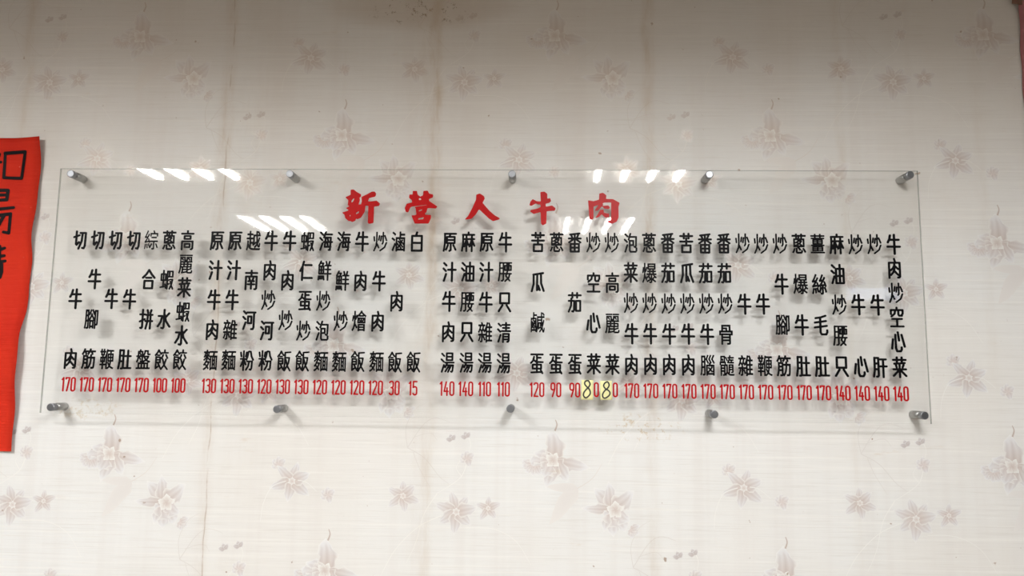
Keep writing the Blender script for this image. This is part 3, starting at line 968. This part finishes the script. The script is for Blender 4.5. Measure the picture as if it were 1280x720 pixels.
for x, z in [(-0.9631, .4075), (-0.5037, .4089), (-0.0456, .4095), (0.3548, .4100), (0.7554, .4105),
             (-0.9641, -.0719), (-0.5069, -.0703), (-0.0437, -.0640), (0.3541, -.0699), (0.7579, -.0672)]:
    s = link('standoff', barrel_me, M['chrome'], board, L(x, 0, z))
    link('cap', cap_me, M['capm'], s)
    link('gasket', gasket_me, M['rubber'], s)
    link('bolt', bolt_me, M['rubber'], s)

TITLE_ORDER = ('xin', 'ying', 'ren', 'niu', 'rou')
for k in TITLE_ORDER:
    (tx, tz), parts = TITLE[k]
    parts = [(s, [(x * 1e-4 * S, z * 1e-4 * S) for x, z in lp]) for s, lp in parts]
    link('title_character', poly_shape('title_character', parts, 0.0016, 0.0009), M['red'], board, L(tx, 0, tz))

MENU = {
    -0.93922: ['切牛肉 170', '切牛腳筋 170', '切牛鞭 170', '切牛肚 170', '綜合拼盤 170', '蔥蝦水餃 100', '高麗菜蝦水餃 100'],
    -0.65160: ['原汁牛肉麵 130', '原汁牛雜麵 130', '越南河粉 130', '牛肉炒河粉 120', '牛肉炒飯 130', '蝦仁蛋炒飯 130',
               '海鮮炒泡麵 120', '海鮮炒麵 120', '牛肉燴飯 120', '炒牛肉麵 120', '滷肉飯 30', '白飯 15'],
    -0.17101: ['原汁牛肉湯 140', '麻油腰只湯 140', '原汁牛雜湯 110', '牛腰只清湯 110'],
    0.00822: ['苦瓜鹹蛋 120', '蔥蛋 90', '番茄蛋 90', '炒空心菜 @', '炒高麗菜 @', '泡菜炒牛肉 170', '蔥爆炒牛肉 170',
              '番茄炒牛肉 170', '苦瓜炒牛肉 170', '番茄炒牛腦 170', '番茄炒骨髓 170', '炒牛雜 170', '炒牛鞭 170',
              '炒牛腳筋 170', '蔥爆牛肚 170', '薑絲毛肚 170', '麻油炒腰只 140', '炒牛心 140', '炒牛肝 140', '牛肉炒空心菜 140'],
}
PITCHX, ZTOP, ZBOT, ZPR = 0.0375, 0.2706, 0.0255, -0.0262

# numerals, drawn as round-ended strokes
NW, NH, NR = 0.0036 * S, 0.0262 * S, 0.00160 * S
def arc(cx, cz, rx, rz, a0, a1, n=8):
    return [(cx + rx * math.cos(R_(a0 + (a1 - a0) * k / n)), cz + rz * math.sin(R_(a0 + (a1 - a0) * k / n))) for k in range(n + 1)]
w_, h_ = NW, NH / 2
DIG = {
    '0': ([arc(0, h_ - w_, w_, w_, 0, 180) + arc(0, -h_ + w_, w_, w_, 180, 360) + [(w_, h_ - w_)]], 2 * w_),
    '1': ([[(-w_ * 0.75, h_ * 0.72), (0, h_), (0, -h_)]], w_ * 1.0),
    '2': ([arc(0, h_ - w_, w_, w_, 170, 0) + [(w_ * 0.95, h_ * 0.35), (-w_, -h_), (w_, -h_)]], 2 * w_),
    '3': ([arc(0, h_ - w_, w_, w_, 165, 0) + [(w_, h_ * 0.30)] + arc(0, h_ * 0.28, w_, h_ * 0.22, 0, -90, 4)[1:] + [(-w_ * 0.1, h_ * 0.06)],
           [(0, h_ * 0.06)] + arc(0, -h_ * 0.22, w_, h_ * 0.26, 80, 0, 4) + arc(0, -h_ + w_, w_, w_, 0, -165)], 2 * w_),
    '4': ([[(w_ * 0.1, h_), (-w_, -h_ * 0.42), (w_ * 1.1, -h_ * 0.42)], [(w_ * 0.55, h_ * 0.1), (w_ * 0.55, -h_)]], 2.1 * w_),
    '5': ([[(w_, h_), (-w_ * 0.85, h_), (-w_ * 0.95, h_ * 0.12)] + arc(0, -h_ * 0.05, w_, h_ * 0.27, 140, 0, 6) + arc(0, -h_ + w_, w_, w_, 0, -165)], 2 * w_),
    '7': ([[(-w_, h_ * 0.82), (-w_, h_), (w_, h_), (-w_ * 0.2, -h_)]], 2 * w_),
    '9': ([arc(0, h_ - w_, w_, w_, 0, 180) + arc(0, h_ * 0.28, w_, h_ * 0.30, 180, 360) + [(w_, h_ - w_)], [(w_ * 0.92, h_ * 0.05), (-w_ * 0.25, -h_)]], 2 * w_),
}
num_cache = {}
def number(txt):
    if txt not in num_cache:
        gap = 2 * NR + 0.0011 * S
        tot = sum(DIG[c][1] for c in txt) + gap * (len(txt) - 1)
        x = -tot / 2
        st = []
        for c in txt:
            ss, wd = DIG[c]
            off = x + wd / 2 + (wd * 0.3 if c == '1' else 0)
            st += [[(p[0] + off, p[1]) for p in s] for s in ss]
            x += wd + gap
        num_cache[txt] = stroke_shape('price_number', st, NR, 0.0012, 0.00042, soft=1)
    return num_cache[txt]

glyphs = {}
for gx0, items in MENU.items():
    for k, it in enumerate(items):
        name, price = it.split()
        x = gx0 + k * PITCHX
        n = len(name)
        for q, ch in enumerate(name):
            z = ZTOP + (ZBOT - ZTOP) * q / (n - 1)
            if ch not in glyphs:
                glyphs[ch] = cjk(ch)
            link('character', glyphs[ch], M['black'], board, L(x + rng.uniform(-.0004, .0004), 0, z + rng.uniform(-.0004, .0004)))
        if price == '@':
            link('price_number', number('0'), M['price'], board, L(x + 0.0052, 0, ZPR + 0.0012))
        else:
            link('price_number', number(price), M['price'], board, L(x, 0, ZPR))
bpy.data.objects.remove(_fobj)

# two yellow paper patches with a hand-written 8
EIGHTS = ([[(30, 150), (10, 175), (-35, 160), (-45, 110), (-10, 60), (35, 10), (52, -60), (20, -120), (-25, -150), (-62, -110), (-55, -50), (-15, 10), (25, 60), (45, 110), (30, 150)]],
          [[(45, 130), (20, 160), (-25, 130), (-40, 80), (-10, 30), (35, 0), (62, -40), (50, -95), (-10, -145), (-50, -135), (-60, -80), (-25, -10), (25, 40), (50, 90), (45, 130)]])
def smooth(pts, n=5):
    out = []
    m_ = len(pts) - 1
    for k in range(m_):
        a = pts[(k - 1) % m_]; b = pts[k]; d = pts[k + 1]; e = pts[(k + 2) % m_ if k + 2 > m_ else k + 2]
        for q in range(n):
            t = q / n
            out.append(tuple(0.5 * (2 * b[i] + (d[i] - a[i]) * t + (2 * a[i] - 5 * b[i] + 4 * d[i] - e[i]) * t * t
                                    + (3 * b[i] - a[i] - 3 * d[i] + e[i]) * t ** 3) for i in (0, 1)))
    return out + [out[0]]
for k, (x0_, x1_, z0_, z1_, rot_, lab) in enumerate([
        (0.0962, 0.1196, -0.0450, -0.0062, 0.02, 'yellow sticker with an upright handwritten 8, left of the two on the price row'),
        (0.1336, 0.1567, -0.0446, -0.0074, -0.01, 'yellow sticker with a leaning handwritten 8, right of the two on the price row')]):
    cx_, cz_ = (x0_ + x1_) / 2, (z0_ + z1_) / 2
    st = empty('price_sticker', P(cx_, -0.0001, cz_), lab, 'sticker', 'yellow price stickers')
    st.rotation_euler = (0, rot_, 0)
    w2, h2 = (x1_ - x0_) / 2 * S, (z1_ - z0_) / 2 * S
    V, F = [], []
    nx, nz = 6, 8
    for side in (0, 1):
        for j in range(nz + 1):
            for i in range(nx + 1):
                u, v = i / nx * 2 - 1, j / nz * 2 - 1
                y = -0.0014 - 0.0006 * max(0, u * v) ** 2 - 0.0004 * side
                V.append((u * w2, y, v * h2))
    o2 = (nx + 1) * (nz + 1)
    for j in range(nz):
        for i in range(nx):
            q = j * (nx + 1) + i
            F.append((q, q + nx + 1, q + nx + 2, q + 1))
            F.append(tuple(o2 + t for t in (q, q + 1, q + nx + 2, q + nx + 1)))
    rim = [i for i in range(nx + 1)] + [(j + 1) * (nx + 1) - 1 for j in range(1, nz + 1)] \
        + [nz * (nx + 1) + i for i in range(nx - 1, -1, -1)] + [j * (nx + 1) for j in range(nz - 1, 0, -1)]
    for q in range(len(rim)):
        r1, r2 = rim[q], rim[(q + 1) % len(rim)]
        F.append((r1, r2, o2 + r2, o2 + r1))
    link('paper', mesh('paper', V, F, True), M['yellow'], st)
    s8 = [smooth([(a * 1.18e-4 * S, b * 1.04e-4 * S) for a, b in EIGHTS[k][0]])]
    me = stroke_shape('handwritten_digit', s8, 0.00140 * S, 0.0003, 0.0004, soft=1)
    link('handwritten_digit', me, M['pen'], st, (0, -0.0023, 0))

# ------------------------------------------------------------------ red paper with brushed characters, left
EDGE = [(-.1640, -1.0636), (-.1089, -1.0633), (-.0438, -1.0626), (.0220, -1.0635), (.0800, -1.0637), (.1555, -1.0586),
        (.2063, -1.0580), (.2746, -1.0590), (.3402, -1.0562), (.4047, -1.0549), (.4981, -1.0570)]
SX0 = -1.40
sc = empty('red_paper_scroll', P((SX0 - 1.06) / 2, WY - .001, -.1640),
           'red crepe paper with black brush writing, left of the menu board', 'paper banner')
so = Vector(sc.location)
nz, nx = 60, 16
V, F = [], []
zz = np.linspace(-.1640, .4981, nz + 1)
xe = np.interp(zz, [e[0] for e in EDGE], [e[1] for e in EDGE])
def paper_y(t, z):
    lift = 0.0045 + 0.0035 * math.sin(z * 23 + 1) + 0.0035 * math.sin(z * 11 + 2.0)
    edge = max(0, (t - 0.80) / 0.20) ** 1.6
    return WY - 0.0028 - 0.0008 * math.sin(z * 31 + t * 5) - 0.0008 * math.sin(t * 17 + z * 7) - max(0.0015, lift) * edge * 1.5
for side in (0, 1):
    for j in range(nz + 1):
        for i in range(nx + 1):
            t = i / nx
            z = zz[j]
            x = SX0 + (xe[j] + 0.0012 * math.sin(z * 60) - SX0) * t
            v = Vector(P(x, paper_y(t, z), z)) - so
            v.y += 0.0004 if side else 0
            V.append(tuple(v))
o2 = (nx + 1) * (nz + 1)
for j in range(nz):
    for i in range(nx):
        q = j * (nx + 1) + i
        F.append((q, q + 1, q + nx + 2, q + nx + 1))
        F.append(tuple(o2 + t for t in (q, q + nx + 1, q + nx + 2, q + 1)))
rim = [i for i in range(nx + 1)] + [(j + 1) * (nx + 1) - 1 for j in range(1, nz + 1)] \
    + [nz * (nx + 1) + i for i in range(nx - 1, -1, -1)] + [j * (nx + 1) for j in range(nz - 1, 0, -1)]
for q in range(len(rim)):
    r1, r2 = rim[q], rim[(q + 1) % len(rim)]
    F.append((r1, r2, o2 + r2, o2 + r1))
link('paper', mesh('paper', V, F, True), M['scroll'], sc)
for k in ('ru', 'tang', 'qing'):
    (tx, tz), st = BRUSH[k]
    st = [[(x * 1e-4 * S, z * 1e-4 * S) for x, z in s] for s in st]
    me = stroke_shape('brushed_character', st, 0.0037 * S, 0.0004, 0.0009, soft=2, taper=lambda t: 1.05 - 0.22 * t)
    # lay the ink on the paper's surface
    for v in me.vertices:
        x, z = v.co.x / S + tx, v.co.z / S + tz
        t = (x - SX0) / (float(np.interp(z, zz, xe)) - SX0)
        v.co.y += (paper_y(min(1, max(0, t)), z) - (WY - .001)) * S - 0.0009
    link('brushed_character', me, M['brush'], sc, (S * tx - so.x, 0, CZ + S * tz - so.z))

# ------------------------------------------------------------------ faded red paper at the upper right edge of the view
rp = empty('faded_paper_banner', P(1.17, WY - .001, .46), 'faded pinkish red paper at the upper right, right of the menu board', 'paper banner')
ro = Vector(rp.location)
V, F = [], []
n = 24
for side in (0, 1):
    for j in range(n + 1):
        z = .46 + (.838 - .46) * j / n
        for i in range(7):
            t = i / 6
            xl = 1.0195 + (.0023 * (z - .627) / .177) + 0.0010 * math.sin(z * 70)
            x = xl + (1.34 - xl) * t
            y = WY - 0.0025 - 0.004 * (1 - t) ** 3 * (1.2 + math.sin(z * 17)) / 2 + (0.0004 if side else 0)
            V.append(tuple(Vector(P(x, y, z)) - ro))
o2 = 7 * (n + 1)
for j in range(n):
    for i in range(6):
        q = j * 7 + i
        F.append((q, q + 1, q + 8, q + 7))
        F.append(tuple(o2 + t for t in (q, q + 7, q + 8, q + 1)))
rim = list(range(7)) + [(j + 1) * 7 - 1 for j in range(1, n + 1)] + [n * 7 + i for i in range(5, -1, -1)] + [j * 7 for j in range(n - 1, 0, -1)]
for q in range(len(rim)):
    r1, r2 = rim[q], rim[(q + 1) % len(rim)]
    F.append((r1, r2, o2 + r2, o2 + r1))
link('paper', mesh('paper', V, F, True), M['pink'], rp)
V, F = box(-0.014, 0.014, -0.0006, 0, -0.022, 0.022)
tp = link('tape', mesh('tape', V, F), M['tape'], rp, Vector(P(1.0185, WY - 0.0085, .808)) - ro)
tp.rotation_euler = (0, 0.15, 0)
